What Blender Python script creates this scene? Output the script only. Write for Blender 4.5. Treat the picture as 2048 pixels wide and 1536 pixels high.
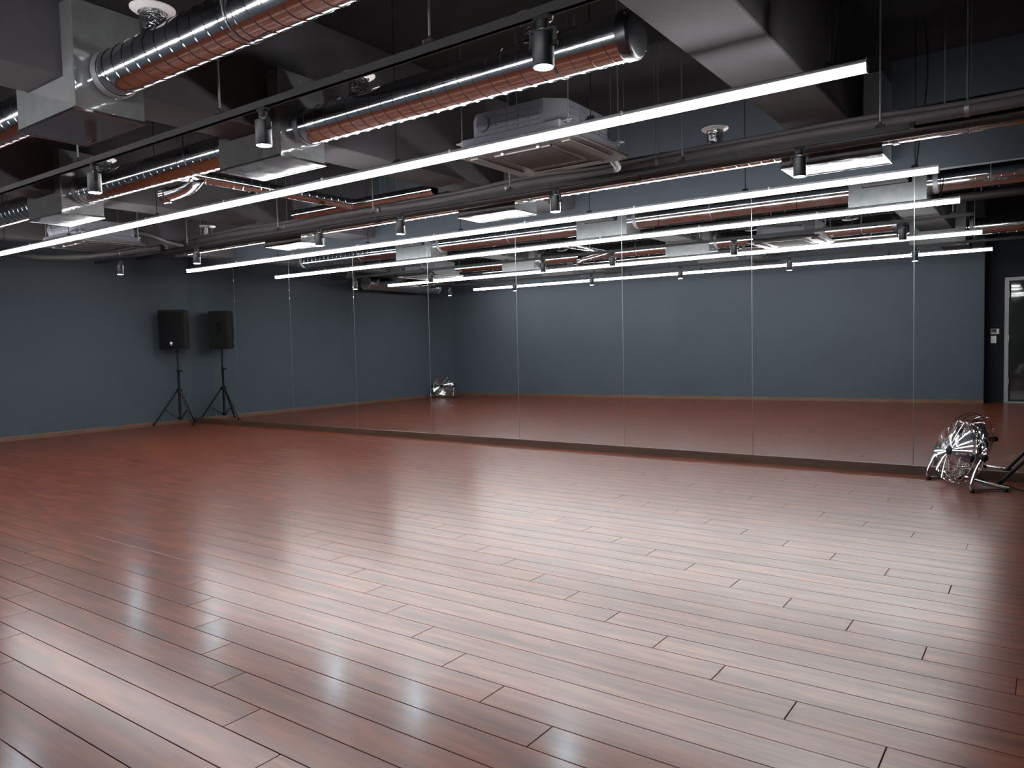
import bpy, bmesh, math, random
from mathutils import Vector, Matrix
random.seed(7)
for o in list(bpy.data.objects):
    bpy.data.objects.remove(o)
S = bpy.context.scene
COL = S.collection
PI = math.pi

# ------------------------------------------------------------------ camera
CAM_H = 1.11
F_PX, IMG_W, IMG_H = 1504.0, 2048.0, 1536.0
YAW, PITCH, ROLL = math.radians(-35.75), math.radians(2.95), math.radians(-1.29)
fwd = Vector((math.sin(YAW)*math.cos(PITCH), math.cos(YAW)*math.cos(PITCH), -math.sin(PITCH)))
rgt = Vector((math.cos(YAW), -math.sin(YAW), 0))
upv = rgt.cross(fwd)
r2 = math.cos(ROLL)*rgt + math.sin(ROLL)*upv
u2 = -math.sin(ROLL)*rgt + math.cos(ROLL)*upv
cd = bpy.data.cameras.new('camera')
cd.sensor_width = 36.0
cd.lens = F_PX/IMG_W*36.0
cd.clip_start = 0.02
cam = bpy.data.objects.new('camera', cd)
COL.objects.link(cam)
M = Matrix((r2, u2, -fwd)).transposed().to_4x4()
M.translation = Vector((0, 0, CAM_H))
cam.matrix_world = M
S.camera = cam

# ------------------------------------------------------------------ world, exposure
w = bpy.data.worlds.new('world'); S.world = w; w.use_nodes = True
w.node_tree.nodes['Background'].inputs[0].default_value = (0.02, 0.022, 0.025, 1)
w.node_tree.nodes['Background'].inputs[1].default_value = 0.2
S.view_settings.view_transform = 'Standard'
S.view_settings.look = 'None'
S.view_settings.exposure = 0.0
S.view_settings.gamma = 1.0
S.view_settings.use_curve_mapping = False
TUBE_L = 74.0          # radiance of the linear lights
SPOT_L = 800.0
S.cycles.sample_clamp_indirect = 24.0

# ------------------------------------------------------------------ room numbers
D = 6.75               # mirror plane (front wall)
XL, XR = -11.14, 2.40  # left and right walls
ZC = 3.30              # slab
ZB = 2.50              # underside of beams
MIR_B, MIR_T = 0.075, 2.39
BEAMS = [1.66, -1.265, -4.22, -7.14, -10.07]
BEAM_W = 0.385
BACK_L = (XL, 0.30); BACK_R = (-0.90, -0.76)
Y_ENTRY = -1.05
DOOR_X0, DOOR_X1, DOOR_T = -0.64, 0.36, 2.02

# ------------------------------------------------------------------ materials
def new_mat(name):
    m = bpy.data.materials.new(name); m.use_nodes = True
    nt = m.node_tree
    return m, nt, nt.nodes['Principled BSDF']
def link(nt, a, b): nt.links.new(a, b)
def mat(name, col, rough=0.5, metal=0.0, noise=0.0, nscale=8.0, rnoise=0.0, bump=0.0, bscale=40.0, stretch=(1,1,1), coat=0.0, spec=0.5, coords='Object'):
    m, nt, p = new_mat(name)
    p.inputs['Base Color'].default_value = (*col, 1)
    p.inputs['Roughness'].default_value = rough
    p.inputs['Metallic'].default_value = metal
    p.inputs['Specular IOR Level'].default_value = spec
    p.inputs['Coat Weight'].default_value = coat
    if noise or rnoise or bump:
        tc = nt.nodes.new('ShaderNodeTexCoord'); mp = nt.nodes.new('ShaderNodeMapping')
        mp.inputs['Scale'].default_value = stretch
        link(nt, tc.outputs[coords], mp.inputs[0])
        n = nt.nodes.new('ShaderNodeTexNoise'); n.inputs['Scale'].default_value = nscale
        n.inputs['Detail'].default_value = 5
        link(nt, mp.outputs[0], n.inputs['Vector'])
        if noise:
            r = nt.nodes.new('ShaderNodeValToRGB')
            a = [max(0, c*(1-noise)) for c in col]; b = [min(1, c*(1+noise)) for c in col]
            r.color_ramp.elements[0].position = 0.3; r.color_ramp.elements[1].position = 0.7
            r.color_ramp.elements[0].color = (*a, 1); r.color_ramp.elements[1].color = (*b, 1)
            link(nt, n.outputs['Fac'], r.inputs[0]); link(nt, r.outputs[0], p.inputs['Base Color'])
        if rnoise:
            mr = nt.nodes.new('ShaderNodeMapRange')
            mr.inputs['From Min'].default_value = 0.3; mr.inputs['From Max'].default_value = 0.7
            mr.inputs['To Min'].default_value = max(0.02, rough-rnoise); mr.inputs['To Max'].default_value = rough+rnoise
            link(nt, n.outputs['Fac'], mr.inputs[0]); link(nt, mr.outputs[0], p.inputs['Roughness'])
        if bump:
            n2 = nt.nodes.new('ShaderNodeTexNoise'); n2.inputs['Scale'].default_value = bscale; n2.inputs['Detail'].default_value = 4
            link(nt, mp.outputs[0], n2.inputs['Vector'])
            bp = nt.nodes.new('ShaderNodeBump'); bp.inputs['Strength'].default_value = bump; bp.inputs['Distance'].default_value = 0.01
            link(nt, n2.outputs['Fac'], bp.inputs['Height']); link(nt, bp.outputs[0], p.inputs['Normal'])
    return m
def emit(name, col, strength):
    m = bpy.data.materials.new(name); m.use_nodes = True; nt = m.node_tree
    nt.nodes.remove(nt.nodes['Principled BSDF'])
    e = nt.nodes.new('ShaderNodeEmission'); e.inputs[0].default_value = (*col, 1); e.inputs[1].default_value = strength
    link(nt, e.outputs[0], nt.nodes['Material Output'].inputs[0])
    return m

def wood_floor():
    m, nt, p = new_mat('floor_wood')
    geo = nt.nodes.new('ShaderNodeNewGeometry'); oi = nt.nodes.new('ShaderNodeObjectInfo')
    add = nt.nodes.new('ShaderNodeMath'); add.operation = 'ADD'
    link(nt, geo.outputs['Random Per Island'], add.inputs[0]); link(nt, oi.outputs['Random'], add.inputs[1])
    off = nt.nodes.new('ShaderNodeVectorMath'); off.operation = 'SCALE'; off.inputs[0].default_value = (37, 53, 11)
    link(nt, add.outputs[0], off.inputs['Scale'])
    vp = nt.nodes.new('ShaderNodeVectorMath'); vp.operation = 'ADD'
    link(nt, geo.outputs['Position'], vp.inputs[0]); link(nt, off.outputs[0], vp.inputs[1])
    def noise(sx, sy, det, dist=0.0):
        mp = nt.nodes.new('ShaderNodeMapping'); mp.inputs['Scale'].default_value = (sx, sy, 1)
        link(nt, vp.outputs[0], mp.inputs[0])
        n = nt.nodes.new('ShaderNodeTexNoise'); n.inputs['Scale'].default_value = 1.0
        n.inputs['Detail'].default_value = det; n.inputs['Distortion'].default_value = dist
        link(nt, mp.outputs[0], n.inputs['Vector']); return n
    big = noise(2.8, 19, 2, 0.35)        # stave-like patches
    fine = noise(4, 70, 2, 0.2)        # grain
    r1 = nt.nodes.new('ShaderNodeValToRGB')
    e = r1.color_ramp.elements
    e[0].position = 0.28; e[0].color = (0.066, 0.0155, 0.0070, 1)
    e[1].position = 0.74; e[1].color = (0.150, 0.037, 0.0155, 1)
    k = r1.color_ramp.elements.new(0.5); k.color = (0.100, 0.0235, 0.0100, 1)
    link(nt, big.outputs['Fac'], r1.inputs[0])
    r2_ = nt.nodes.new('ShaderNodeValToRGB')
    r2_.color_ramp.elements[0].position = 0.3; r2_.color_ramp.elements[0].color = (0.84, 0.83, 0.82, 1)
    r2_.color_ramp.elements[1].position = 0.7; r2_.color_ramp.elements[1].color = (1.12, 1.12, 1.12, 1)
    link(nt, fine.outputs['Fac'], r2_.inputs[0])
    mx = nt.nodes.new('ShaderNodeMix'); mx.data_type = 'RGBA'; mx.blend_type = 'MULTIPLY'; mx.inputs[0].default_value = 1.0
    link(nt, r1.outputs[0], mx.inputs[6]); link(nt, r2_.outputs[0], mx.inputs[7])
    hv = nt.nodes.new('ShaderNodeHueSaturation')
    mr = nt.nodes.new('ShaderNodeMapRange'); mr.inputs['From Max'].default_value = 2.0
    mr.inputs['To Min'].default_value = 0.86; mr.inputs['To Max'].default_value = 1.16
    link(nt, add.outputs[0], mr.inputs[0]); link(nt, mr.outputs[0], hv.inputs['Value'])
    link(nt, mx.outputs[2], hv.inputs['Color']); link(nt, hv.outputs[0], p.inputs['Base Color'])
    rr = nt.nodes.new('ShaderNodeMapRange'); rr.inputs['From Min'].default_value = 0.3; rr.inputs['From Max'].default_value = 0.7
    rr.inputs['To Min'].default_value = FLOOR_R-0.002; rr.inputs['To Max'].default_value = FLOOR_R+0.004
    link(nt, big.outputs['Fac'], rr.inputs[0]); link(nt, rr.outputs[0], p.inputs['Roughness'])
    p.inputs['Specular IOR Level'].default_value = 0.09
    p.inputs['Coat Weight'].default_value = 0.37
    p.inputs['Coat Roughness'].default_value = 0.19
    return m
FLOOR_R = 0.34
MT = dict(
    wood=wood_floor(),
    joint=mat('joint_dark', (0.012, 0.006, 0.004), 0.8),
    wall=mat('wall_paint', (0.051, 0.063, 0.075), 0.75, noise=0.05, nscale=1.4, bump=0.05, bscale=180, spec=0.12),
    wall_dark=mat('wall_tone_dark', (0.012, 0.014, 0.016), 0.8, noise=0.05, nscale=2, spec=0.1),  # much darker base colour for the entry wall
    ceil=mat('ceiling_paint', (0.020, 0.0195, 0.021), 0.85, noise=0.18, nscale=2.2, bump=0.15, bscale=30, spec=0.1),
    beam=mat('beam_paint', (0.078, 0.077, 0.083), 0.85, noise=0.10, nscale=3.0, bump=0.12, bscale=26, spec=0.1),
    base=mat('baseboard_wood', (0.105, 0.050, 0.028), 0.42, noise=0.25, nscale=3, stretch=(1, 8, 8)),
    strip=mat('skirting_walnut', (0.050, 0.026, 0.016), 0.4, noise=0.25, nscale=3, stretch=(1, 8, 8)),
    mirror=mat('mirror_silver', (0.885, 0.912, 0.90), 0.0, 1.0),
    galv=mat('galvanised_spiral', (0.60, 0.63, 0.66), 0.13, 1.0, rnoise=0.04, nscale=7),
    sheet=mat('galvanised_sheet', (0.40, 0.42, 0.43), 0.075, 0.72, noise=0.12, nscale=14, rnoise=0.02),
    tape=mat('duct_sealant', (0.16, 0.16, 0.175), 0.5, 0.3),
    foil=mat('crinkled_foil', (0.70, 0.71, 0.73), 0.16, 1.0, bump=0.9, bscale=45),
    flex=mat('foil_flexible_duct', (0.62, 0.62, 0.63), 0.2, 1.0, bump=0.25, bscale=40),
    white=mat('white_plastic', (0.72, 0.70, 0.68), 0.4),
    black=mat('black_metal', (0.008, 0.008, 0.0095), 0.5, spec=0.25),
    blackp=mat('black_plastic', (0.0055, 0.0058, 0.0065), 0.6, noise=0.1, nscale=30, spec=0.18),
    grillec=mat('speaker_grille', (0.004, 0.0042, 0.005), 0.75, spec=0.12),
    alu=mat('grey_aluminium', (0.22, 0.225, 0.235), 0.4, 0.7),
    steel=mat('steel_rod', (0.20, 0.20, 0.21), 0.45, 0.8),
    chrome=mat('chrome', (0.80, 0.80, 0.81), 0.08, 1.0),
    blade=mat('aluminium_blade', (0.78, 0.80, 0.82), 0.14, 1.0, bump=0.05, bscale=15),
    acbody=mat('cassette_body', (0.125, 0.128, 0.150), 0.6, spec=0.3),
    acpanel=mat('cassette_panel', (0.085, 0.080, 0.080), 0.4, spec=0.3),
    acshade=mat('cassette_painted_shade', (0.015, 0.015, 0.016), 0.6),  # near-black colour standing in for shade in the cassette openings
    pipe=mat('pipe_insulation', (0.072, 0.068, 0.072), 0.55, spec=0.3, noise=0.12, nscale=12, bump=0.5, bscale=18),
    tube=emit('tube_glow', (1.0, 0.968, 0.968), TUBE_L),
    lens=emit('spot_glow', (0.62, 0.88, 1.0), SPOT_L),
    frame=mat('door_frame_grey', (0.20, 0.20, 0.215), 0.45),
    concrete=mat('corridor_floor', (0.42, 0.42, 0.43), 0.5, noise=0.08, nscale=4),
    corridor=mat('corridor_wall', (0.16, 0.16, 0.165), 0.6),
    screen=mat('dark_screen', (0.02, 0.022, 0.024), 0.2),
    badge=mat('badge_white', (0.85, 0.85, 0.85), 0.4),
    badge_o=mat('badge_grey', (0.28, 0.28, 0.28), 0.4),
    lampc=emit('corridor_fill_glow', (1.0, 0.96, 0.92), 45.0),  # glow of the added corridor lamp
)
def glass():
    m, nt, p = new_mat('door_glass')
    p.inputs['Base Color'].default_value = (0.55, 0.57, 0.58, 1)
    p.inputs['Roughness'].default_value = 0.03
    p.inputs['Transmission Weight'].default_value = 1.0
    p.inputs['IOR'].default_value = 1.45
    return m
MT['glass'] = glass()
MT['edge'] = mat('ground_glass_edge', (0.17, 0.19, 0.187), 0.32, 0.6)

# ------------------------------------------------------------------ mesh helpers
class MB:
    def __init__(s): s.v = []; s.f = []
    def _add(s, vs, fs):
        b = len(s.v); s.v += [tuple(x) for x in vs]; s.f += [tuple(i+b for i in f) for f in fs]
    def box(s, x0, x1, y0, y1, z0, z1, ch=0.0):
        if ch <= 0:
            vs = [(x, y, z) for x in (x0, x1) for y in (y0, y1) for z in (z0, z1)]
            fs = [(0,1,3,2),(4,6,7,5),(0,4,5,1),(2,3,7,6),(0,2,6,4),(1,5,7,3)]
            s._add(vs, fs); return s
        bm = bmesh.new(); bmesh.ops.create_cube(bm, size=1)
        for v in bm.verts:
            v.co = Vector(((x0+x1)/2+v.co.x*(x1-x0), (y0+y1)/2+v.co.y*(y1-y0), (z0+z1)/2+v.co.z*(z1-z0)))
        bmesh.ops.bevel(bm, geom=bm.edges[:], offset=ch, segments=1, affect='EDGES')
        s.bm(bm); return s
    def bm(s, bm):
        bm.verts.index_update()
        s._add([v.co[:] for v in bm.verts], [[v.index for v in f.verts] for f in bm.faces]); bm.free()
    def prism(s, poly, axis, a0, a1):
        # poly: 2d points; axis: extrusion axis ('x': poly is (y,z), 'y': (x,z), 'z': (x,y))
        def P(p, a):
            return {'x': (a, p[0], p[1]), 'y': (p[0], a, p[1]), 'z': (p[0], p[1], a)}[axis]
        n = len(poly)
        vs = [P(p, a0) for p in poly]+[P(p, a1) for p in poly]
        fs = [tuple(range(n)), tuple(range(2*n-1, n-1, -1))]+[(i, i+n, (i+1) % n+n, (i+1) % n) for i in range(n)]
        s._add(vs, fs); return s
    def lathe(s, prof, c=(0,0,0), axis='z', n=24, cap=True):
        # prof: (radius, height) pairs
        vs = []; fs = []
        for r, h in prof:
            for j in range(n):
                a = 2*PI*j/n; p, q = r*math.cos(a), r*math.sin(a)
                v = {'z': (p, q, h), 'x': (h, p, q), 'y': (q, h, p)}[axis]
                vs.append((v[0]+c[0], v[1]+c[1], v[2]+c[2]))
        for i in range(len(prof)-1):
            for j in range(n):
                k = (j+1) % n
                fs.append((i*n+j, i*n+k, (i+1)*n+k, (i+1)*n+j))
        if cap:
            fs.append(tuple(range(n-1, -1, -1))); m = (len(prof)-1)*n
            fs.append(tuple(range(m, m+n)))
        s._add(vs, fs); return s
    def tube(s, pts, r, n=8, closed=False, cap=True):
        P = [Vector(p) for p in pts]; N = len(P)
        rr = r if isinstance(r, (list, tuple)) else [r]*N
        ref = None; vs = []; fs = []
        for i, p in enumerate(P):
            a = P[(i-1) % N] if (closed or i > 0) else p
            b = P[(i+1) % N] if (closed or i < N-1) else p
            t = (b-a).normalized()
            if ref is None:
                ref = Vector((0, 0, 1)) if abs(t.z) < 0.9 else Vector((1, 0, 0))
            u = (ref-t*ref.dot(t)).normalized(); v = t.cross(u); ref = u
            for j in range(n):
                q = p+rr[i]*(u*math.cos(2*PI*j/n)+v*math.sin(2*PI*j/n)); vs.append(q)
        for i in range(N if closed else N-1):
            i2 = (i+1) % N
            for j in range(n):
                k = (j+1) % n; fs.append((i*n+j, i*n+k, i2*n+k, i2*n+j))
        if cap and not closed:
            fs.append(tuple(range(n-1, -1, -1))); fs.append(tuple((N-1)*n+j for j in range(n)))
        s._add(vs, fs); return s
    def spiral(s, x0, x1, r, pitch, n=40, ridge=0.003, axis='x'):
        # spiral-seam duct around origin of the two other axes; continuous helical ridge
        offs = [(0.0, 0.0), (0.012, 0.0), (0.024, 0.0), (0.042, ridge), (0.075, ridge), (0.093, 0.0), (0.105, 0.0), (0.52, 0.0)]
        m = len(offs); turns = int((x1-x0)/pitch)+2
        rows = []
        for t in range(-1, turns):
            for o, d in offs: rows.append((x0+(t+o)*pitch, r+d))
        R = len(rows); vs = []; fs = []
        for i, (h, rad) in enumerate(rows):
            for j in range(n):
                a = 2*PI*j/n; hh = min(max(h+pitch*j/n, x0), x1)
                p, q = rad*math.cos(a), rad*math.sin(a)
                vs.append((hh, p, q) if axis == 'x' else (q, hh, p))
        for i in range(R-1):
            for j in range(n-1):
                fs.append((i*n+j, i*n+j+1, (i+1)*n+j+1, (i+1)*n+j))
            if i+m+1 < R:
                fs.append((i*n+n-1, (i+m)*n, (i+m+1)*n, (i+1)*n+n-1))
        b = len(s.v); s._add(vs, fs); return s
    def build(s, name, m, parent=None, smooth=None, loc=None, rot=None):
        me = bpy.data.meshes.new(name); me.from_pydata(s.v, [], s.f)
        b = bmesh.new(); b.from_mesh(me)
        bmesh.ops.remove_doubles(b, verts=b.verts, dist=1e-6)
        bmesh.ops.dissolve_degenerate(b, dist=1e-7, edges=b.edges)
        bmesh.ops.recalc_face_normals(b, faces=b.faces); b.to_mesh(me); b.free()
        me.materials.append(MT[m])
        if smooth is not None:
            me.polygons.foreach_set('use_smooth', [True]*len(me.polygons))
            try: me.set_sharp_from_angle(angle=math.radians(smooth))
            except Exception: pass
        return link_obj(name, me, parent, loc, rot)
def link_obj(name, me, parent=None, loc=None, rot=None):
    o = bpy.data.objects.new(name, me); COL.objects.link(o)
    if parent is not None: o.parent = parent
    if loc is not None: o.location = loc
    if rot is not None: o.rotation_euler = rot
    return o
def tag(o, label=None, cat=None, group=None, kind=None):
    if label: o['label'] = label
    if cat: o['category'] = cat
    if group: o['group'] = group
    if kind: o['kind'] = kind
    return o
def thing(name, label, cat, loc=(0,0,0), rz=0.0, group=None):
    e = bpy.data.objects.new(name, None); COL.objects.link(e)
    e.empty_display_size = 0.1
    e.location = loc; e.rotation_euler = (0, 0, rz)
    return tag(e, label, cat, group)
def kids(o): return [c for c in bpy.data.objects if c.parent == o]
def copy_tree(o, parent=None):
    c = o.copy(); COL.objects.link(c); c.parent = parent
    for k in kids(o): copy_tree(k, c)
    return c
def struct(o, label=None): return tag(o, label, None, None, 'structure')

# ================================================================== ROOM SHELL
# ---- floor: dark bed + separate planks
fl = MB().box(XL-0.1, XR+0.1, -1.6, D+0.1, -0.10, -0.014).build('floor', 'joint')
struct(fl, 'glossy red-brown wood plank floor with staggered end joints'); fl['category'] = 'floor'
PW, PLN, PX0, PY0, PST = 0.1343, 1.632, -0.353, 2.191, 0.272
GAP = 0.0011
def plank_mb(x0, x1, y0, y1):
    z0, z1, c = -0.012, 0.0, 0.0011
    m = MB()
    vs = [(x0,y0,z0),(x1,y0,z0),(x1,y1,z0),(x0,y1,z0),(x0,y0,z1-c),(x1,y0,z1-c),(x1,y1,z1-c),(x0,y1,z1-c),
          (x0+c,y0+c,z1),(x1-c,y0+c,z1),(x1-c,y1-c,z1),(x0+c,y1-c,z1)]
    fs = [(3,2,1,0)]+[(i,(i+1)%4,(i+1)%4+4,i+4) for i in range(4)]+[(i+4,(i+1)%4+4,(i+1)%4+8,i+8) for i in range(4)]+[(8,9,10,11)]
    m._add(vs, fs); return m
Minv = M.inverted()
def in_view(x, y, z=0.0):
    q = Minv @ Vector((x, y, z))
    if q.z > -0.3: return False
    return abs(F_PX*q.x/-q.z) < IMG_W/2+10 and abs(F_PX*q.y/-q.z) < IMG_H/2+10
planks = []
k0 = int((-1.3-PY0)/PW)-1; k1 = int((D-PY0)/PW)+2
for k in range(k0, k1):
    y1 = PY0+PW*k; y0 = y1-PW
    if y1 < -1.2 or y0 > D: continue
    ph = (PX0-PST*k)
    j0 = math.floor((XL-ph)/PLN)
    for j in range(j0, j0+12):
        x0 = ph+j*PLN; x1 = x0+PLN
        if x1 < XL or x0 > XR: continue
        a0, a1, b0, b1 = max(x0, XL), min(x1, XR), max(y0, -1.2), min(y1, D)
        if a1-a0 < 0.01 or b1-b0 < 0.01: continue
        vis = any(in_view(a0+(a1-a0)*t, (b0+b1)/2) for t in (0, .17, .33, .5, .67, .83, 1))
        cx = min(max(0, a0), a1); d = math.hypot((a0+a1)/2*0.5, (b0+b1)/2)
        planks.append((0 if vis else 1, math.hypot((a0+a1)/2, (b0+b1)/2), a0, a1, b0, b1))
planks.sort()
full = None; rest = MB()
for i, (v, d, a0, a1, b0, b1) in enumerate(planks):
    isfull = abs((a1-a0)-PLN) < 1e-4 and abs((b1-b0)-PW) < 1e-4
    if i < 300:
        if isfull:
            if full is None:
                o = plank_mb(-PLN/2+GAP, PLN/2-GAP, -PW/2+GAP, PW/2-GAP).build('plank', 'wood', fl); full = o.data
            else: o = link_obj('plank', full, fl)
            o.location = ((a0+a1)/2, (b0+b1)/2, 0)
        else:
            o = plank_mb(a0-(a0+a1)/2+GAP, (a1-a0)/2-GAP, -(b1-b0)/2+GAP, (b1-b0)/2-GAP).build('plank', 'wood', fl)
            o.location = ((a0+a1)/2, (b0+b1)/2, 0)
    else:
        m_ = plank_mb(a0+GAP, a1-GAP, b0+GAP, b1-GAP); rest._add(m_.v, m_.f)
if rest.v: tag(rest.build('plank_field', 'wood', fl), kind='stuff')

# ---- walls
struct(MB().box(XL-0.15, XR+0.15, D+0.012, D+0.16, 0, ZC).build('wall_front', 'wall'), 'dark blue-grey painted wall behind and above the mirrors')
struct(MB().box(XL-0.15, XL, -1.5, D+0.012, 0, ZC).build('wall_left', 'wall'), 'dark blue-grey painted side wall behind the speaker')
struct(MB().box(XR, XR+0.15, -1.5, D+0.012, 0, ZC).build('wall_right', 'wall'), 'dark blue-grey painted wall at the right end of the room')
struct(MB().prism([BACK_L, BACK_R, (BACK_R[0], Y_ENTRY-0.1), (BACK_L[0], Y_ENTRY-0.1)], 'z', 0, ZC).build('wall_back', 'wall'), 'long blue-grey wall seen in the mirrors')
we = MB()
we.box(BACK_R[0], DOOR_X0, Y_ENTRY-0.1, Y_ENTRY, 0, ZC)
we.box(DOOR_X1, XR, Y_ENTRY-0.1, Y_ENTRY, 0, ZC)
we.box(DOOR_X0, DOOR_X1, Y_ENTRY-0.1, Y_ENTRY, DOOR_T, ZC)
struct(we.build('wall_entry', 'wall_dark'), 'very dark wall around the entrance door, seen in the mirror')
# ---- baseboards
struct(MB().prism([(XL,0),(XL+0.012,0),(XL+0.012,0.05),(XL+0.008,0.056),(XL,0.056)], 'y', 0.31, D).build('baseboard_left', 'base'), 'brown wooden baseboard along the left wall')
bdir = Vector((BACK_R[0]-BACK_L[0], BACK_R[1]-BACK_L[1], 0)).normalized(); bn = Vector((-bdir.y, bdir.x, 0))
p0 = Vector((*BACK_L, 0)); p1 = Vector((*BACK_R, 0))
bb = [p0, p1, p1+bn*0.012, p0+bn*0.012]
struct(MB().prism([(q.x, q.y) for q in bb], 'z', 0, 0.056).build('baseboard_back', 'base'), 'brown wooden baseboard along the back wall')
bf = MB().prism([(D+0.012,0),(D-0.022,0),(D-0.022,MIR_B-0.004),(D-0.018,MIR_B),(D+0.012,MIR_B)], 'x', XL+0.012, XR).build('baseboard_front', 'strip')
struct(bf, 'dark walnut strip under the row of mirrors')
struct(MB().box(XL, 0.388, D-0.004, D+0.012, MIR_T, MIR_T+0.012).build('trim_1', 'alu'), 'thin metal strip along the top of the mirrors')

# ---- ceiling with beams
ce = struct(MB().box(XL-0.15, XR+0.15, -1.5, D+0.16, ZC, ZC+0.12).build('ceiling', 'ceil'), 'dark grey painted concrete ceiling slab with deep beams')
for x in BEAMS:
    y0b = -1.04 if x > -0.9 else (BACK_L[1]+(BACK_R[1]-BACK_L[1])*(x-XL)/(BACK_R[0]-XL))+0.03
    MB().box(x-BEAM_W/2, x+BEAM_W/2, y0b, D+0.012, ZB, ZC, 0.006).build('beam', 'beam', ce)

# ================================================================== MIRRORS
seams = [XL+0.003]+[-0.902-1.29*k for k in range(7, -1, -1)]+[0.388]
ordn = ['first', 'second', 'third', 'fourth', 'fifth', 'sixth', 'seventh', 'eighth', 'ninth', 'tenth']
mdesc = ['reflecting the black speaker', 'beside the speaker reflection', 'reflecting plain grey wall', 'just left of the fan reflection',
         'reflecting the room corner', 'reflecting the brighter back wall', 'reflecting bright back wall', 'reflecting the duct boxes', 'behind the chrome floor fan', 'last on the right']
for i in range(9):
    x0, x1 = seams[i]+0.0022, seams[i+1]-0.0022
    bm = bmesh.new(); bmesh.ops.create_cube(bm, size=1)
    for v in bm.verts:
        v.co = Vector((v.co.x*(x1-x0), v.co.y*0.008, v.co.z*(MIR_T-MIR_B)))
    ed = [e for e in bm.edges if all(v.co.y < 0 for v in e.verts)]
    bmesh.ops.bevel(bm, geom=ed, offset=0.0012, segments=1, affect='EDGES')
    mb = MB(); mb.bm(bm)
    o = mb.build('mirror_panel', 'mirror', loc=((x0+x1)/2, D+0.004, (MIR_T+MIR_B)/2))
    MB().box((x1-x0)/2+0.0001, (x1-x0)/2+0.0043, -0.0048, 0.004, -(MIR_T-MIR_B)/2, (MIR_T-MIR_B)/2).build('ground_edge', 'edge', o)
    tag(o, f'{ordn[i]} mirror panel from the left corner, {mdesc[i]}', 'mirror', 'wall mirror panels')

# ================================================================== LINEAR LIGHTS
RODX = [-0.80, -2.0, -3.42, -4.93, -6.28, -7.90, -9.40]
def linear_light(y, label, x0=-9.90, x1=-0.655, z=2.255):
    t = thing('linear_light', label, 'light', ((x0+x1)/2, y, z), group='suspended linear lights')
    h = (x1-x0)/2; cx = (x0+x1)/2
    # diffuser: rounded profile
    prof = []
    for k in range(13):
        a = PI+PI*k/12
        prof.append((0.021*math.cos(a), -0.004+0.017*math.sin(a)))
    prof += [(0.021, 0.014), (-0.021, 0.014)]
    MB().prism(prof, 'x', -h, h).build('diffuser', 'tube', t, 40)
    MB().box(-h-0.003, h+0.003, -0.019, 0.019, 0.0145, 0.034, 0.002).build('housing', 'alu', t)
    for s in (-1, 1):
        MB().box(s*h-0.0015 if s > 0 else -h-0.003, s*h+0.003 if s > 0 else -h+0.0015, -0.022, 0.022, -0.022, 0.035).build('end_cap', 'white', t)
    for x in RODX:
        MB().lathe([(0.0035, 0.04), (0.0035, ZC-z)], (x-cx, 0, 0), n=6).build('hanger_rod', 'black', t)
        c = MB().box(x-cx-0.022, x-cx+0.022, -0.021, 0.021, 0.034, 0.040)
        c.box(x-cx-0.02, x-cx+0.02, -0.006, 0.006, 0.040, 0.056)
        c.build('clip', 'black', t)
    n = 4
    for q in range(1, n*2):
        xx = -h+2*h*q/(n*2)
        MB().box(xx-0.006, xx+0.006, -0.0215, 0.0215, 0.012, 0.040).build('joint_clip', 'white', t)
    # power cable at the right end
    pts = []
    for k in range(14):
        u = k/13
        pts.append((h-0.14+0.05*math.sin(u*PI*0.9)+0.03*u, 0.012, 0.036+(ZC-z-0.036)*(u**0.8)))
    MB().tube(pts, 0.0045, 6).build('power_cable', 'black', t)
    return t
linear_light(3.545, 'nearest glowing white linear light crossing the picture below the air conditioner')
linear_light(6.01, 'glowing white linear light hanging just in front of the mirrors')
linear_light(1.00, 'glowing white linear light along the back wall, visible only in the mirrors', -9.93, -0.70, 2.30)

# ================================================================== TRACKS + SPOTLIGHTS
TZ = 2.29
def track(y, x0, x1, label):
    t = thing('lighting_track', label, 'track', ((x0+x1)/2, y, TZ), group='black lighting tracks')
    h = (x1-x0)/2; cx = (x0+x1)/2
    r = MB(); r.box(-h, h, -0.017, 0.017, 0.010, 0.016); r.box(-h, h, -0.017, -0.011, -0.016, 0.010); r.box(-h, h, 0.011, 0.017, -0.016, 0.010)
    r.build('rail', 'black', t)
    for s in (-1, 1): MB().box(s*h-0.012, s*h+0.012, -0.018, 0.018, -0.017, 0.017).build('end_cap', 'blackp', t)
    for x in RODX:
        if x < x0 or x > x1: continue
        MB().lathe([(0.005, 0.03), (0.005, ZC-TZ)], (x-cx-0.02, 0, 0), n=6).build('hanger_rod', 'steel', t)
        c = MB(); c.box(x-cx-0.045, x-cx+0.005, -0.02, 0.02, 0.016, 0.034, 0.003); c.lathe([(0.008, 0.034), (0.008, 0.05)], (x-cx-0.02, 0, 0), n=6)
        c.build('clamp', 'black', t)
        MB().lathe([(0.006, -0.026), (0.006, -0.019)], (x-cx-0.03, 0, 0.025), axis='y', n=6).build('bolt', 'chrome', t)
    return t
track(2.30, -9.95, 1.2, 'long black lighting track nearest the camera, crossing the top left')
track(4.81, -10.0, -0.655, 'black lighting track in front of the pipe near the mirrors')
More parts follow.
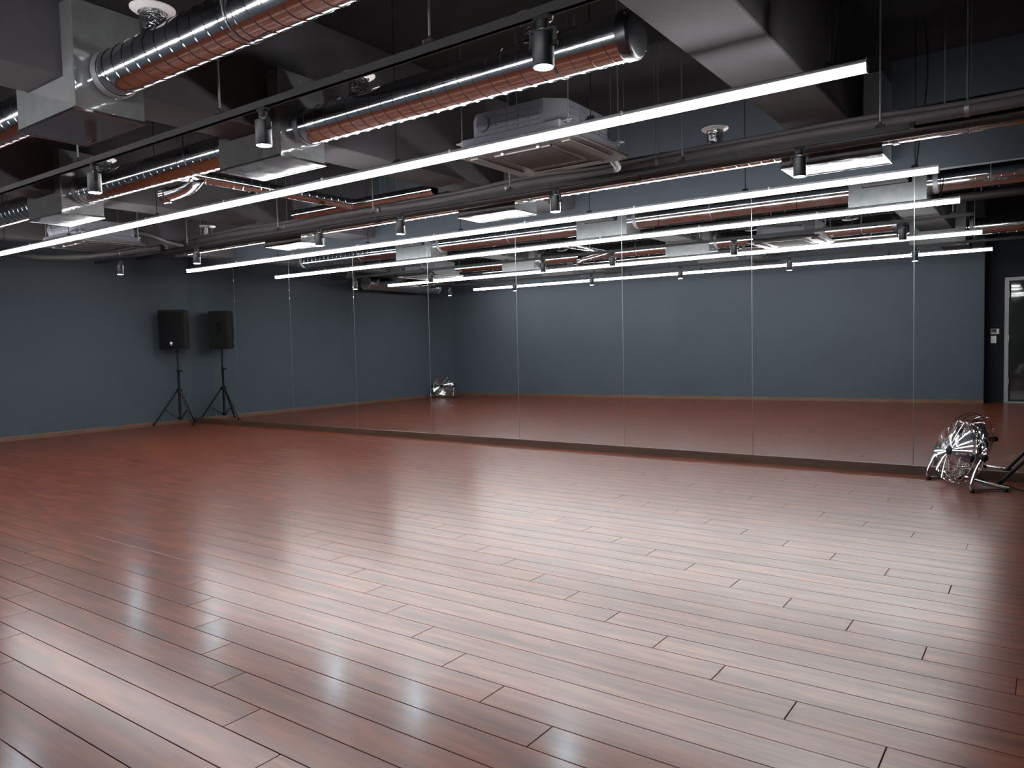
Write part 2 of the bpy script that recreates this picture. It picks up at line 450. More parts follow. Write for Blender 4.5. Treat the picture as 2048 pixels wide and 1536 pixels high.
def spotlight():
    t = thing('track_spotlight', '', 'spotlight', (0, 0, TZ), group='black track spotlights')
    a = MB(); a.box(-0.034, 0.034, -0.015, 0.015, -0.034, -0.014, 0.003); a.build('adapter', 'blackp', t)
    st = MB(); st.lathe([(0.019, -0.062), (0.021, -0.058), (0.021, -0.034)], n=16)
    yk = st; yk.box(-0.05, 0.05, -0.010, 0.010, -0.068, -0.062); yk.box(-0.050, -0.046, -0.010, 0.010, -0.125, -0.062); yk.box(0.046, 0.050, -0.010, 0.010, -0.125, -0.062)
    st.build('bracket', 'black', t)
    b = MB(); b.lathe([(0.012, -0.072), (0.036, -0.076), (0.039, -0.080), (0.039, -0.192), (0.0375, -0.1945), (0.0345, -0.1945), (0.0345, -0.188)], n=28, cap=False)
    bo = b.build('body', 'alu_dark', t, 35)
    MB().lathe([(0.0, -0.185), (0.0345, -0.1885), (0.0345, -0.192), (0.0, -0.1925)], n=24, cap=False).build('lens', 'lens', t, 40)
    for s in (-1, 1):
        MB().lathe([(0.009, s*0.0385), (0.009, s*0.058)], (0, 0, -0.118), axis='x', n=10).build('knob', 'blackp', t)
    return t
MT['alu_dark'] = mat('spot_body_paint', (0.010, 0.012, 0.016), 0.42, spec=0.35)
sp0 = spotlight(); used = False
SP1 = [(-1.486, 'above the capped duct end'), (-3.094, 'beside the middle duct box'), (-4.759, 'by the left duct box'),
       (-6.35, 'seen third from left in the mirror'), (-7.95, 'seen second from left in the mirror'), (-9.50, 'seen leftmost in the mirror')]
SP2 = [(-1.267, 'under the bright-lipped duct box at right'), (-3.027, 'below the air conditioner'), (-4.62, 'between two low duct boxes'),
       (-5.686, 'by the low duct box at left'), (-7.742, 'above the front linear light left end'), (-9.417, 'against the dark left wall')]
for row, y in ((SP1, 2.30), (SP2, 4.81)):
    for x, where in row:
        o = copy_tree(sp0) if used else sp0
        used = True
        o.location = (x, y, TZ); o.rotation_euler = (random.uniform(-0.05, 0.05), random.uniform(-0.05, 0.05), random.uniform(-0.3, 0.3))
        if o.rotation_euler.x: o.rotation_euler.x *= 0.0; o.rotation_euler.y *= 0.0
        o['label'] = ('near track' if y < 3 else 'far track')+' black spotlight, cool white lens, '+where

# ================================================================== DUCTS
DR, DZ, BZ = 0.108, 2.51, 2.312
def duct_box(t, xc, yc, ztop=2.85):
    a, n = 0.325, 0.208
    poly = [(xc-a, BZ), (xc+a, BZ), (xc+a, ztop), (xc+n, ztop), (xc+n, ZB-0.006), (xc-n, ZB-0.006), (xc-n, ztop), (xc-a, ztop)]
    o = MB().prism(poly, 'y', yc-0.175, yc+0.175)
    b = o.build('duct_box', 'sheet', t)
    me = b.data; bm = bmesh.new(); bm.from_mesh(me)
    bmesh.ops.bevel(bm, geom=bm.edges[:], offset=0.004, segments=1, affect='EDGES'); bm.to_mesh(me); bm.free()
    # folded lip along the bottom
    l = MB()
    for (x0, x1, y0, y1) in ((xc-a-0.004, xc+a+0.004, yc-0.179, yc-0.172), (xc-a-0.004, xc+a+0.004, yc+0.172, yc+0.179),
                             (xc-a-0.004, xc-a+0.003, yc-0.172, yc+0.172), (xc+a-0.003, xc+a+0.004, yc-0.172, yc+0.172)):
        l.box(x0, x1, y0, y1, BZ-0.004, BZ+0.012, 0.0015)
    l.build('folded_lip', 'galv', b)
    return b
def section(t, x0, x1, yc, pitch=0.094):
    o = MB().spiral(x0, x1, DR, pitch).build('duct_section', 'galv', t, 50, loc=(0, yc, DZ))
    return o
def collar(t, x, yc):
    MB().lathe([(DR+0.002, -0.022), (DR+0.009, -0.017), (DR+0.009, 0.017), (DR+0.002, 0.022)], axis='x', n=40, cap=False).build('collar', 'tape', t, 40, loc=(x, yc, DZ))
def valve(t, x, yc):
    v = MB().lathe([(0.060, DR-0.012), (0.060, DR+0.085), (0.066, DR+0.088), (0.066, DR+0.096)], n=24, cap=False).build('valve_neck', 'foil', t, 40, loc=(x, yc, DZ))
    MB().lathe([(0.058, 0.0), (0.085, 0.004), (0.100, 0.014), (0.101, 0.019), (0.060, 0.022)], n=28, cap=True).build('valve_flange', 'white', v, 40, loc=(0, 0, DR+0.092))
def hangers(t, xs, yc):
    for x in xs:
        m = MB()
        for s in (-1, 1): m.lathe([(0.004, 0.0), (0.004, ZC-DZ)], (x, yc+s*(DR+0.008), DZ), n=6)
        m.lathe([(DR+0.004, -0.004), (DR+0.006, -0.004), (DR+0.006, 0.004), (DR+0.004, 0.004)], (x, yc, DZ), axis='x', n=32, cap=False)
        m.build('hanger_strap', 'steel', t)
BX = [-1.25, -4.21, -7.13]
def duct_row(yc, label, x_left, x_right, boxes, valves, cap_right=False, cap_left=False, hx=()):
    t = thing('ventilation_duct', label, 'duct', (0, 0, 0), group='spiral ventilation ducts')
    cuts = sorted(boxes, reverse=True); x = x_right
    for b in cuts:
        if x-(b+0.325) > 0.02: section(t, b+0.325-0.01, x, yc)
        duct_box(t, b, yc)
        collar(t, b+0.325+0.055, yc)
        x = b-0.325+0.01
    section(t, x_left, x, yc)
    if cap_right:
        m = MB().lathe([(0.0, 0.010), (DR-0.012, 0.010), (DR-0.004, 0.004), (DR+0.004, -0.004), (DR+0.005, -0.05), (DR+0.001, -0.055)], axis='x', n=40, cap=False)
        m.build('end_cap', 'capm', t, 40, loc=(x_right, yc, DZ))
        # crinkled foil tape round the rim
        tp = MB()
        for k in range(46):
            a = 2*PI*k/46+random.uniform(-.05, .05); rr = DR+random.uniform(-0.008, 0.006)
            c = Vector((random.uniform(-0.035, 0.012), rr*math.cos(a), rr*math.sin(a)))
            s = random.uniform(0.003, 0.007)
            tp._add([c+Vector((random.uniform(-s, s), random.uniform(-s, s), random.uniform(-s, s))) for _ in range(4)], [(0,1,2),(0,2,3),(0,3,1),(1,3,2)])
        tag(tp.build('foil_tape', 'foil', t, loc=(x_right, yc, DZ)), kind='stuff')
    if cap_left:
        MB().lathe([(DR+0.006, 0.05), (DR+0.006, -0.008), (DR-0.01, -0.012), (0, -0.012)], axis='x', n=40, cap=False).build('end_cap', 'sheet', t, 40, loc=(x_left, yc, DZ))
    for v in valves: valve(t, v, yc)
    hangers(t, hx, yc)
    return t
MT['darkpipe'] = mat('dark_pipe_plastic', (0.022, 0.019, 0.019), 0.5, spec=0.25)
MT['capm'] = mat('cap_metal', (0.10, 0.105, 0.115), 0.35, 0.9)
duct_row(1.98, 'spiral duct nearest the camera, running from the big box at top left', -9.70, 2.38, BX, [-2.1, -3.461, -6.4], hx=(-0.3, -2.75, -5.7, -8.6), cap_left=True)
row2 = duct_row(3.185, 'spiral duct with a foil-taped end cap beside the large beam', -9.70, -1.555, BX[1:], [-2.114, -3.367, -6.426], cap_right=True, hx=(-1.95, -5.05, -8.6), cap_left=True)
duct_row(5.675, 'spiral duct half hidden behind the pipe, nearest the mirrors', -9.60, 2.38, BX, [-2.119, -8.862], hx=(-0.45, -2.95, -5.6, -8.3), cap_left=True)
# trunk along left wall with short flexible connectors
t = thing('trunk_duct', 'foil-wrapped trunk duct along the left wall, seen in the mirror beside the far spotlight', 'duct', (-10.62, 2.45, 2.36))
MB().spiral(-1.05, 1.0, 0.13, 0.10, axis='y').build('duct_section', 'flex', t, 50)
for s, yy in ((-1, -1.05), (1, 1.0)):
    MB().lathe([(0.132, 0.04*-s), (0.136, 0.0), (0.12, 0.006*s), (0.0, 0.006*s)], (0, yy, 0), axis='y', n=32, cap=False).build('end_cap', 'sheet', t, 40)
for yy in (1.98-2.45, 3.185-2.45):
    MB().lathe([(0.075, 0.10), (0.085, 0.12), (0.085, 0.16), (0.075, 0.18)], (0, yy, 0), axis='x', n=28, cap=False).build('collar', 'tape', t, 40)
    pts = [(0.11+0.77*u, yy, 0.0+0.10*(u**3)) for u in [k/14 for k in range(15)]]
    MB().tube(pts, [0.070+(0.003 if k % 2 else 0) for k in range(15)], 20).build('flexible_connector', 'flex', t, 30)
for yy in (-0.8, 0.7):
    MB().lathe([(0.005, 0.12), (0.005, ZC-2.36)], (0, yy, 0), n=6).build('hanger_rod', 'steel', t)
# branch duct between the second row and the pipe
MB().lathe([(0.054, -0.02), (0.058, -0.015), (0.058, 0.045), (0.054, 0.050)], axis='y', n=28, cap=False).build('branch_stub', 'galv', row2, 40, loc=(-5.48, 3.31, 2.494))
t = thing('branch_duct', 'thin spiral branch duct turning a corner between the middle duct and the pipe', 'duct', (-5.48, 3.31, 2.494))
MB().spiral(0.060, 1.72, 0.051, 0.085, n=28, axis='y').build('duct_section', 'galv', t, 50)
MB().spiral(-0.85, 1.055, 0.046, 0.085, n=28, axis='x').build('duct_section', 'galv', t, 50, loc=(0, 1.74, 0.0))
pts = [(0.03-0.43*u, 0.115+0.05*math.sin(u*PI), -0.02-0.075*u) for u in [k/18 for k in range(19)]]
MB().tube(pts, [0.050+(0.004 if k % 2 else 0) for k in range(19)], 24, cap=False).build('flexible_elbow', 'flex', t, 25)
MB().lathe([(0.058, -0.03), (0.064, -0.026), (0.064, 0.026), (0.058, 0.03)], (-0.42, 0.115, -0.097), axis='x', n=28, cap=False).build('open_collar', 'galv', t, 40)

# ================================================================== AIR CONDITIONERS
def cassette(x, y, label):
    t = thing('ceiling_air_conditioner', label, 'air conditioner', (x, y, 2.275), group='ceiling cassette air conditioners')
    b = MB(); b.box(-0.355, 0.355, -0.345, 0.345, 0.029, 0.10, 0.008)
    poly = [(-0.34,-0.24),(-0.24,-0.335),(0.24,-0.335),(0.34,-0.24),(0.34,0.24),(0.24,0.335),(-0.24,0.335),(-0.34,0.24)]
    b.prism(poly, 'z', 0.10, 0.235)
    body = b.build('body', 'acbody', t)
    rb = MB()
    for zz in (0.125, 0.160, 0.195):
        rb.box(-0.22, 0.22, -0.341, -0.334, zz, zz+0.008); rb.box(-0.22, 0.22, 0.334, 0.341, zz, zz+0.008)
        rb.box(-0.346, -0.339, -0.22, 0.22, zz, zz+0.008); rb.box(0.339, 0.346, -0.22, 0.22, zz, zz+0.008)
    for xx in (-0.10, -0.02, 0.06, 0.14):
        rb.box(xx, xx+0.005, -0.339, -0.334, 0.108, 0.225)
        rb.box(0.339, 0.344, xx, xx+0.005, 0.108, 0.225)
    rb.build('rib_set', 'acbody', body)
    MB().lathe([(0.0, -0.352), (0.042, -0.352), (0.048, -0.346), (0.048, -0.333)], (-0.19, 0, 0.165), axis='y', n=24, cap=False).build('round_cover', 'acbody', body, 40)
    # decorative panel
    bm = bmesh.new(); bmesh.ops.create_cube(bm, size=1)
    for v in bm.verts: v.co = Vector((v.co.x*0.845, v.co.y*0.83, 0.016+v.co.z*0.026))
    vert = [e for e in bm.edges if abs(e.verts[0].co.z-e.verts[1].co.z) > 0.01]
    bmesh.ops.bevel(bm, geom=vert, offset=0.045, segments=4, affect='EDGES')
    low = [e for e in bm.edges if all(v.co.z < 0.004 for v in e.verts)]
    bmesh.ops.bevel(bm, geom=low, offset=0.012, segments=2, affect='EDGES')
    p = MB(); p.bm(bm); pan = p.build('panel', 'acpanel', t, 35)
    g = MB()
    g.box(-0.21, 0.21, -0.21, 0.21, 0.0015, 0.0028)
    g.build('grille_shade_plate', 'acshade', pan)  # flat dark plate: shade behind the grille put into its colour
    sl = MB()
    for k in range(21):
        yy = -0.20+0.02*k
        sl.prism([(yy-0.006, 0.0012), (yy+0.003, -0.004), (yy+0.005, -0.003), (yy-0.004, 0.0022)], 'x', -0.205, 0.205)
    for k in range(16):
        xx = -0.20+0.0267*k
        sl.box(xx-0.0018, xx+0.0018, -0.205, 0.205, -0.0045, 0.0015)
    fr = sl
    for s in (-1, 1):
        fr.box(-0.215, 0.215, s*0.21-0.005, s*0.21+0.005, -0.005, 0.003); fr.box(s*0.21-0.005, s*0.21+0.005, -0.215, 0.215, -0.005, 0.003)
    fr.build('intake_grille', 'acpanel', pan)
    for (cx, cy, hx, hy) in ((0, -0.33, 0.25, 0.030), (0, 0.33, 0.25, 0.030), (-0.335, 0, 0.030, 0.25), (0.335, 0, 0.030, 0.25)):
        m = MB(); m.box(cx-hx-0.006, cx+hx+0.006, cy-hy-0.006, cy+hy+0.006, 0.0015, 0.0030); m.build('louvre_shade_plate', 'acshade', pan)  # dark plate paints the shade around each louvre
        m = MB(); m.box(cx-hx, cx+hx, cy-hy, cy+hy, -0.006, 0.001, 0.002); m.build('louvre', 'acpanel', pan)
    for xx in (-0.13, 0.13):
        MB().lathe([(0.006, -0.008), (0.009, -0.002), (0.009, 0.003)], (xx, -0.232, 0), n=10).build('screw', 'white', pan)
    for sx in (-1, 1):
        for sy in (-1, 1):
            m = MB(); m.lathe([(0.0045, 0.06), (0.0045, 1.0)], (sx*0.385, sy*0.30, 0), n=6)
            m.box(sx*0.385-0.035, sx*0.385+0.035, sy*0.30-0.018, sy*0.30+0.018, 0.085, 0.092)
            m.lathe([(0.011, 0.075), (0.011, 0.102)], (sx*0.385, sy*0.30, 0), n=6)
            m.build('hanger_rod', 'steel', t)
    # drain and gas pipes reaching the pipe run
    pts = [(0.20, 0.33, 0.17), (0.20, 0.45, 0.17), (0.17, 0.60, 0.15), (0.08, 0.80, 0.125), (0.0, 1.02, 0.12), (-0.15, 1.10, 0.12)]
    MB().tube(smooth_path(pts), 0.028, 12).build('pipe_connection', 'pipe', t, 40)
    return t
def smooth_path(pts, n=6):
    P = [Vector(p) for p in pts]; out = []
    for i in range(len(P)-1):
        a = P[max(i-1, 0)]; b = P[i]; c = P[i+1]; d = P[min(i+2, len(P)-1)]
        for k in range(n):
            u = k/n
            out.append(0.5*((2*b)+(-a+c)*u+(2*a-5*b+4*c-d)*u*u+(-a+3*b-3*c+d)*u**3))
    out.append(P[-1]); return out
cassette(-2.61, 3.99, 'grey ceiling cassette air conditioner under the bright linear light at centre')
cassette(-8.45, 4.03, 'ceiling cassette air conditioner partly hidden at the far left by the linear light')

# ================================================================== PIPES
t = thing('insulated_pipe', 'grey insulated pipe bundle running below the beams beside the far track', 'pipe', (0, 5.16, 2.42))
pts = [(2.38, 0, -0.01)]
x = 2.0
while x > -8.9:
    pts.append((x, 0.006*math.sin(x*2.3), 0.008*math.sin(x*3.1)+0.012*(x < -5))); x -= 0.35
MB().tube(smooth_path(pts, 4), 0.038, 14).build('pipe', 'pipe', t, 50)
pts2 = [(p[0]+0.02, p[1]-0.035, p[2]+0.036+0.006*math.sin(p[0]*5)) for p in pts]
MB().tube(smooth_path(pts2, 3), 0.017, 10).build('pipe', 'pipe', t, 50)
for xx in (1.0, -0.42, -2.35, -3.7, -5.2, -6.6, -8.2):
    MB().lathe([(0.004, 0.05), (0.004, ZC-2.42)], (xx, 0, 0), n=6).build('hanger_rod', 'steel', t)
    MB().lathe([(0.046, -0.012), (0.049, -0.012), (0.049, 0.012), (0.046, 0.012)], (xx, 0, 0), axis='x', n=20, cap=False).build('hanger_loop', 'steel', t)

t = thing('flexible_hose', 'sagging grey insulated hose below the far left air conditioner', 'hose', (0, 5.16, 2.42))
MB().tube(smooth_path([(-9.02, -0.02, 0.0), (-9.2, -0.10, -0.01), (-9.5, -0.32, -0.05), (-9.9, -0.62, -0.09), (-10.4, -0.95, -0.07), (-10.85, -1.15, 0.02), (-11.12, -1.2, 0.05)], 6), [0.036+0.004*math.sin(k*1.1) for k in range(37)], 14).build('hose', 'pipe', t, 50)
MB().lathe([(0.044, -0.03), (0.046, -0.028), (0.046, 0.028), (0.044, 0.03)], (-9.05, -0.025, 0), axis='x', n=20, cap=False).build('hose_clamp', 'steel', t, 40)
t = thing('drain_pipe', 'straight dark pipe just under the insulated pipe near the mirrors', 'pipe', (0, 5.32, 2.385))
MB().lathe([(0.040, -9.9), (0.040, 2.38)], axis='x', n=20).build('pipe', 'darkpipe', t, 40)
for xx in (1.8, -2.6, -5.4, -8.0):
    MB().lathe([(0.044, -0.03), (0.047, -0.028), (0.047, 0.028), (0.044, 0.03)], (xx, 0, 0), axis='x', n=20, cap=False).build('coupling', 'darkpipe', t, 40)
for xx in (1.2, -0.55, -2.45, -3.8, -5.3, -6.7, -8.3):
    MB().lathe([(0.004, 0.04), (0.004, ZC-2.385)], (xx, 0, 0), n=6).build('hanger_rod', 'steel', t)

# ================================================================== SPEAKERS ON STANDS
def stand(x, y, rz, label, pole_top, angs, LR):
    t = thing('speaker_stand', label, 'stand', (x, y, 0), rz, group='tripod speaker stands')
    MB().lathe([(0.020, 0.085), (0.020, 0.80), (0.024, 0.805), (0.024, 0.86), (0.0175, 0.862)], n=16).build('pole', 'black', t, 40)
    MB().lathe([(0.0165, 0.84), (0.0165, pole_top)], n=14).build('inner_pole', 'black', t, 40)
    k = MB(); k.lathe([(0.008, 0.02), (0.008, 0.075), (0.016, 0.078), (0.016, 0.092)], (0, 0, 0.832), axis='x', n=12); k.build('knob', 'blackp', t, 40)
    MB().lathe([(0.028, 0.50), (0.046, 0.505), (0.046, 0.54), (0.028, 0.56)], n=18).build('collar', 'blackp', t, 40)
    MB().lathe([(0.024, 0.08), (0.030, 0.085), (0.030, 0.12), (0.024, 0.125)], n=16).build('lower_collar', 'blackp', t, 40)
    for a in angs:
        c, s = math.cos(a), math.sin(a)
        l = MB().tube([(0.035*c, 0.035*s, 0.52), (LR*c, LR*s, 0.012)], 0.0135, 10).build('leg', 'black', t, 40)
        MB().tube([((LR-0.025)*c, (LR-0.025)*s, 0.040), ((LR+0.003)*c, (LR+0.003)*s, 0.018)], 0.018, 10).build('rubber_foot', 'blackp', l, 40)
        MB().tube([(0.027*c, 0.027*s, 0.10), (LR*0.55*c, LR*0.55*s, 0.240)], 0.007, 8).build('brace', 'black', t, 40)
    return t
def speaker(x, y, z, rz, label):
    # local +x is the front
    t = thing('loudspeaker', label, 'speaker', (x, y, z), rz, group='loudspeakers')
    W, DPT, Hh = 0.40, 0.35, 0.605
    poly = [(0.175, -0.20), (0.175, 0.20), (0.10, 0.205), (-0.175, 0.115), (-0.175, -0.115), (0.10, -0.205)]
    b = MB().prism(poly, 'z', 0.0, Hh).build('cabinet', 'blackp', t)
    bm = bmesh.new(); bm.from_mesh(b.data); bmesh.ops.bevel(bm, geom=bm.edges[:], offset=0.010, segments=2, affect='EDGES'); bm.to_mesh(b.data); bm.free()
    g = MB()
    n = 9
    for i in range(n):
        y0, y1 = -0.185+0.37*i/n, -0.185+0.37*(i+1)/n
        f = lambda q: 0.176+0.014*(1-(q/0.185)**2)
        g.prism([(y0, 0.03), (y1, 0.03), (y1, 0.372), (y0, 0.372)], 'x', 0.172, 0.172+0.004) if False else None
        for za, zb in ((0.03, 0.376), (0.382, Hh-0.03)):
            g._add([(f(y0), y0, za), (f(y1), y1, za), (f(y1), y1, zb), (f(y0), y0, zb), (0.17, y0, za), (0.17, y1, za), (0.17, y1, zb), (0.17, y0, zb)],
                   [(0,1,2,3),(4,7,6,5),(0,4,5,1),(3,2,6,7)])
    g.build('grille', 'grillec', t, 40)
    bd = MB().box(0.187, 0.193, -0.018, 0.018, 0.088, 0.118).build('badge', 'badge', t)
    MB().box(0.187, 0.1925, -0.012, 0.012, 0.068, 0.086).build('badge_base', 'badge_o', bd)
    for s in (-1, 1):
        nx, ny = -0.09*s, 0.275*s
        # handle recess on the slanted flank
        c = Vector((-0.03, s*0.164, 0.33)); u = Vector((0.275, s*0.09, 0)).normalized(); nrm = Vector((-0.09, s*0.275, 0)).normalized()
        ring = [c+nrm*0.001+u*(0.052*math.cos(q))+Vector((0, 0, 0.095*math.sin(q))) for q in [2*PI*k/24 for k in range(24)]]
        h = MB().tube(ring, 0.008, 6, closed=True).build('handle_rim', 'blackp', t, 60)
        m = MB(); m._add([p+nrm*0.0015 for p in ring], [tuple(range(24))]); m.build('handle_recess', 'grillec', t)
        MB().tube([c+nrm*0.006-u*0.05, c+nrm*0.010, c+nrm*0.006+u*0.05], 0.011, 8).build('handle_bar', 'blackp', t, 60)
    MB().box(-0.20, -0.172, -0.07, 0.07, 0.10, 0.30, 0.004).build('amplifier_panel', 'black', t)
    return t
SZ = 1.155
stand(-10.88, 6.37, 0.0, 'black tripod speaker stand in the far left corner', SZ-0.001, [math.radians(a) for a in (-122, -2, 118)], 0.38)
speaker(-10.88, 6.37, SZ, math.radians(-55), 'black loudspeaker with small white badge, up on the corner stand')
stand(0.13, 6.28, 0.0, 'black tripod speaker stand leg cut off by the right picture edge', SZ-0.001, [math.radians(a) for a in (152, 272, 32)], 0.50)

# ================================================================== FLOOR FANS
def fan(x, y, rz, tilt, label):
    # local +x faces forward
    t = thing('floor_fan', label, 'fan', (x, y, 0), rz, group='chrome floor fans')
    R, hz = 0.228, 0.247
    Rm = Matrix.Rotation(-tilt, 4, 'Y'); Tm = Matrix.Translation((0, 0, hz))
    def head(o):
        o.matrix_local = Tm @ Rm; return o
    front = MB(); back = MB()
    for k in range(24):
        u = (k+1)/24; r = 0.034+(R-0.034)*u
        xf = 0.055+0.030*math.cos(u*PI/2); xb = -0.075+0.035*(u**3)
        n = 44
        front.tube([(xf*(1 if u < 0.97 else 0.6), r*math.cos(2*PI*j/n), r*math.sin(2*PI*j/n)) for j in range(n)], 0.0013 if k < 23 else 0.0035, 4, closed=True)
        if k % 2 == 1:
            back.tube([(xb if u < 0.97 else -0.01, r*math.cos(2*PI*j/n), r*math.sin(2*PI*j/n)) for j in range(n)], 0.0013 if k < 23 else 0.0035, 4, closed=True)
    for k in range(12):
        a = 2*PI*k/12
        pf = []; pb = []
        for q in range(9):
            u = q/8; r = 0.030+(R-0.030)*u
            pf.append((0.055+0.030*math.cos(u*PI/2)*(1 if u < 1 else 0.0)-(0.022 if u == 1 else 0), r*math.cos(a), r*math.sin(a)))
            pb.append((-0.075+0.035*(u**3)+(0.030 if u == 1 else 0), r*math.cos(a), r*math.sin(a)))
        front.tube(pf, 0.0015, 5); back.tube(pb, 0.0015, 5)
    head(front.build('front_grille', 'chrome', t, 60)); head(back.build('rear_grille', 'chrome', t, 60))
    head(MB().lathe([(0.0, 0.094), (0.026, 0.093), (0.032, 0.088), (0.032, 0.080)], axis='x', n=24, cap=False).build('hub_badge', 'blackp', t, 40))
    bl = MB()
    for k in range(3):
        a0 = 2*PI*k/3+0.5
        rows = []
        for q in range(7):
            u = q/6; r = 0.03+0.165*u
            half = 0.35+0.28*math.sin(u*PI*0.62)
            row = []
            for p_ in range(7):
                v = p_/6*2-1; a = a0+v*half+0.25*u
                row.append((0.014+0.030*v*(1-0.25*u)+0.006*math.cos(v*1.5), r*math.cos(a), r*math.sin(a)))
            rows.append(row)
        vs = [p for row in rows for p in row]
        vs2 = [(p[0]-0.0015, p[1], p[2]) for p in vs]
        fs = []
        for i in range(6):
            for j in range(6): fs.append((i*7+j, i*7+j+1, (i+1)*7+j+1, (i+1)*7+j))
        m = MB(); m._add(vs, fs); m._add(vs2, [tuple(reversed(f)) for f in fs])
        head(m.build('blade', 'blade', t, 60))
    head(MB().lathe([(0.0, 0.052), (0.030, 0.050), (0.036, 0.030), (0.036, -0.030)], axis='x', n=20, cap=False).build('blade_hub', 'chrome', t, 40))
    mo = head(MB().lathe([(0.040, -0.035), (0.062, -0.045), (0.062, -0.120), (0.050, -0.135), (0.0, -0.138)], axis='x', n=24, cap=False).build('motor', 'blackp', t, 40))
    # handle loop on top of the rear
    head(MB().tube(smooth_path([(-0.05, -0.06, 0.205), (-0.10, -0.05, 0.235), (-0.115, 0.0, 0.245), (-0.10, 0.05, 0.235), (-0.05, 0.06, 0.205)], 5), 0.005, 8).build('carry_handle', 'chrome', t, 60))
    # tubular stand
    for s in (-1, 1):
        yy = s*0.262
        MB().tube(smooth_path([(0.0, yy, hz), (0.045, yy, 0.17), (0.085, yy*1.02, 0.07), (0.085, yy*1.02, 0.030), (0.055, yy*1.02, 0.014), (-0.04, yy, 0.014), (-0.17, yy, 0.014), (-0.20, yy*0.97, 0.014), (-0.215, yy*0.88, 0.014)], 5), 0.0105, 10).build('leg', 'chrome', t, 60)
        MB().lathe([(0.020, 0.226*s), (0.024, 0.235*s), (0.024, 0.285*s), (0.016, 0.292*s)], (0, 0, hz), axis='y', n=16).build('tilt_knob', 'blackp', t, 40)
        for xx in (0.078, -0.16):
            MB().lathe([(0.016, 0.0), (0.018, 0.006), (0.014, 0.026)], (xx, yy*1.01, 0), n=12).build('rubber_foot', 'blackp', t, 40)
    MB().tube([(-0.215, -0.232, 0.014), (-0.215, 0.232, 0.014)], 0.0105, 10).build('cross_bar', 'chrome', t, 60)
    return t
fdir = math.atan2(-0.60, -0.80)
fan(-0.545, 6.385, fdir, math.radians(12), 'chrome floor fan standing right of the mirrors beside a tripod leg')
fan(-10.775, 1.10, math.radians(73), math.radians(14), 'chrome floor fan in the back left corner, visible only in the mirror')
# cord on the floor
cp = [(-0.50, 6.52, 0.16), (-0.44, 6.56, 0.05), (-0.36, 6.57, 0.005), (-0.26, 6.50, 0.005), (-0.18, 6.38, 0.005), (-0.08, 6.30, 0.005), (0.10, 6.12, 0.005), (0.5, 6.05, 0.005), (1.2, 6.3, 0.005)]
tag(MB().tube(smooth_path(cp), 0.0045, 6).build('power_cord', 'blackp', None, 60), 'thin black power cord on the floor behind the right-hand fan', 'cord')

# ================================================================== ENTRANCE (seen in the mirror)
dr = tag(bpy.data.objects.new('door_1', None), 'grey framed glass entrance door at the right edge of the mirrors', None, None, 'structure'); COL.objects.link(dr)
dr.location = ((DOOR_X0+DOOR_X1)/2, Y_ENTRY, 0)
hw = (DOOR_X1-DOOR_X0)/2
f = MB(); f.box(-hw, -hw+0.06, -0.11, 0.015, 0, DOOR_T, 0.003); f.box(hw-0.06, hw, -0.11, 0.015, 0, DOOR_T, 0.003)
f.box(-hw+0.06, hw-0.06, -0.11, 0.015, DOOR_T-0.055, DOOR_T, 0.003); f.box(-hw+0.06, hw-0.06, -0.11, 0.015, 0, 0.02)
f.build('door_frame', 'frame', dr)
lf = MB(); lf.box(-hw+0.064, -hw+0.085, -0.07, -0.03, 0.024, DOOR_T-0.06); lf.box(hw-0.085, hw-0.064, -0.07, -0.03, 0.024, DOOR_T-0.06)
lf.box(-hw+0.085, hw-0.085, -0.07, -0.03, DOOR_T-0.085, DOOR_T-0.06); lf.box(-hw+0.085, hw-0.085, -0.07, -0.03, 0.024, 0.05)
leaf = lf.build('door_leaf', 'black', dr)
MB().box(-hw+0.084, hw-0.084, -0.054, -0.046, 0.049, DOOR_T-0.084).build('pane', 'glass', leaf)
for zz in (0.35, 1.75, 1.05):
    MB().box(-hw+0.056, -hw+0.068, -0.03, 0.018, zz-0.05, zz+0.05).build('hinge', 'steel', leaf)
MB().box(hw-0.16, hw-0.12, -0.03, 0.02, 0.95, 1.15, 0.004).build('door_handle', 'chrome', leaf)
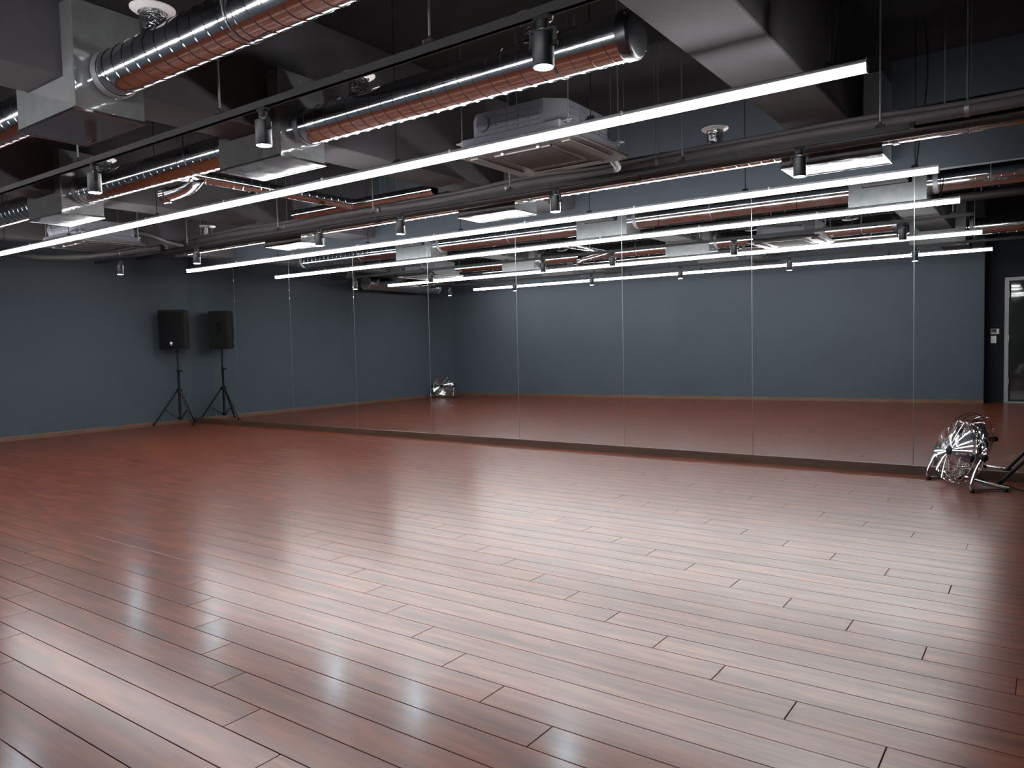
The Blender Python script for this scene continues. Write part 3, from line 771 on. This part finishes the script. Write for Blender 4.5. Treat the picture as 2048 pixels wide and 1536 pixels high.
# corridor beyond the door
cor = MB(); cor.box(DOOR_X0-0.5, DOOR_X1+0.5, -4.1, Y_ENTRY-0.1, -0.05, 0.0)
struct(cor.build('floor_corridor', 'concrete'), 'pale corridor floor beyond the glass door')
struct(MB().box(DOOR_X0-0.5, DOOR_X1+0.5, -4.2, -4.1, 0, 2.5).build('wall_corridor', 'corridor'), 'grey corridor end wall beyond the glass door')
struct(MB().box(DOOR_X0-0.6, DOOR_X0-0.5, -4.1, Y_ENTRY-0.1, 0, 2.5).build('wall_corridor_left', 'corridor'), 'grey corridor side wall')
struct(MB().box(DOOR_X1+0.5, DOOR_X1+0.6, -4.1, Y_ENTRY-0.1, 0, 2.5).build('wall_corridor_right', 'corridor'), 'grey corridor side wall')
struct(MB().box(DOOR_X0-0.6, DOOR_X1+0.6, -4.2, Y_ENTRY-0.1, 2.5, 2.6).build('ceiling_corridor', 'ceil'), 'corridor ceiling')
t = thing('corridor_fill_lamp', 'added unseen lamp lighting the corridor beyond the glass door', 'lamp', (0.0, -2.4, 2.5))  # added lamp, out of view, put in to light the corridor
MB().lathe([(0.13, -0.02), (0.14, -0.015), (0.14, 0.0)], n=24).build('fill_lamp_base', 'white', t, 40)
MB().lathe([(0.0, -0.055), (0.07, -0.05), (0.12, -0.032), (0.125, -0.0205)], n=24, cap=False).build('diffuser', 'lampc', t, 40)
t = thing('thermostat', 'small dark wall controller above the white switch by the entrance door', 'controller', (-0.768, Y_ENTRY, 1.156))
MB().box(-0.06, 0.06, 0.0, 0.018, -0.045, 0.045, 0.003).build('case', 'badge_o', t)
MB().box(-0.05, 0.02, 0.018, 0.0195, -0.012, 0.038).build('screen', 'screen', t)
for k in range(3): MB().box(0.03, 0.05, 0.018, 0.021, -0.03+0.024*k, -0.015+0.024*k).build('button', 'white', t)
t = thing('light_switch', 'white light switch plate below the wall controller', 'switch', (-0.787, Y_ENTRY, 1.027))
MB().box(-0.038, 0.038, 0.0, 0.008, -0.058, 0.058, 0.002).build('plate', 'white', t)
for xx in (-0.017, 0.017): MB().box(xx-0.014, xx+0.014, 0.008, 0.012, -0.035, 0.035, 0.001).build('rocker', 'white', t)
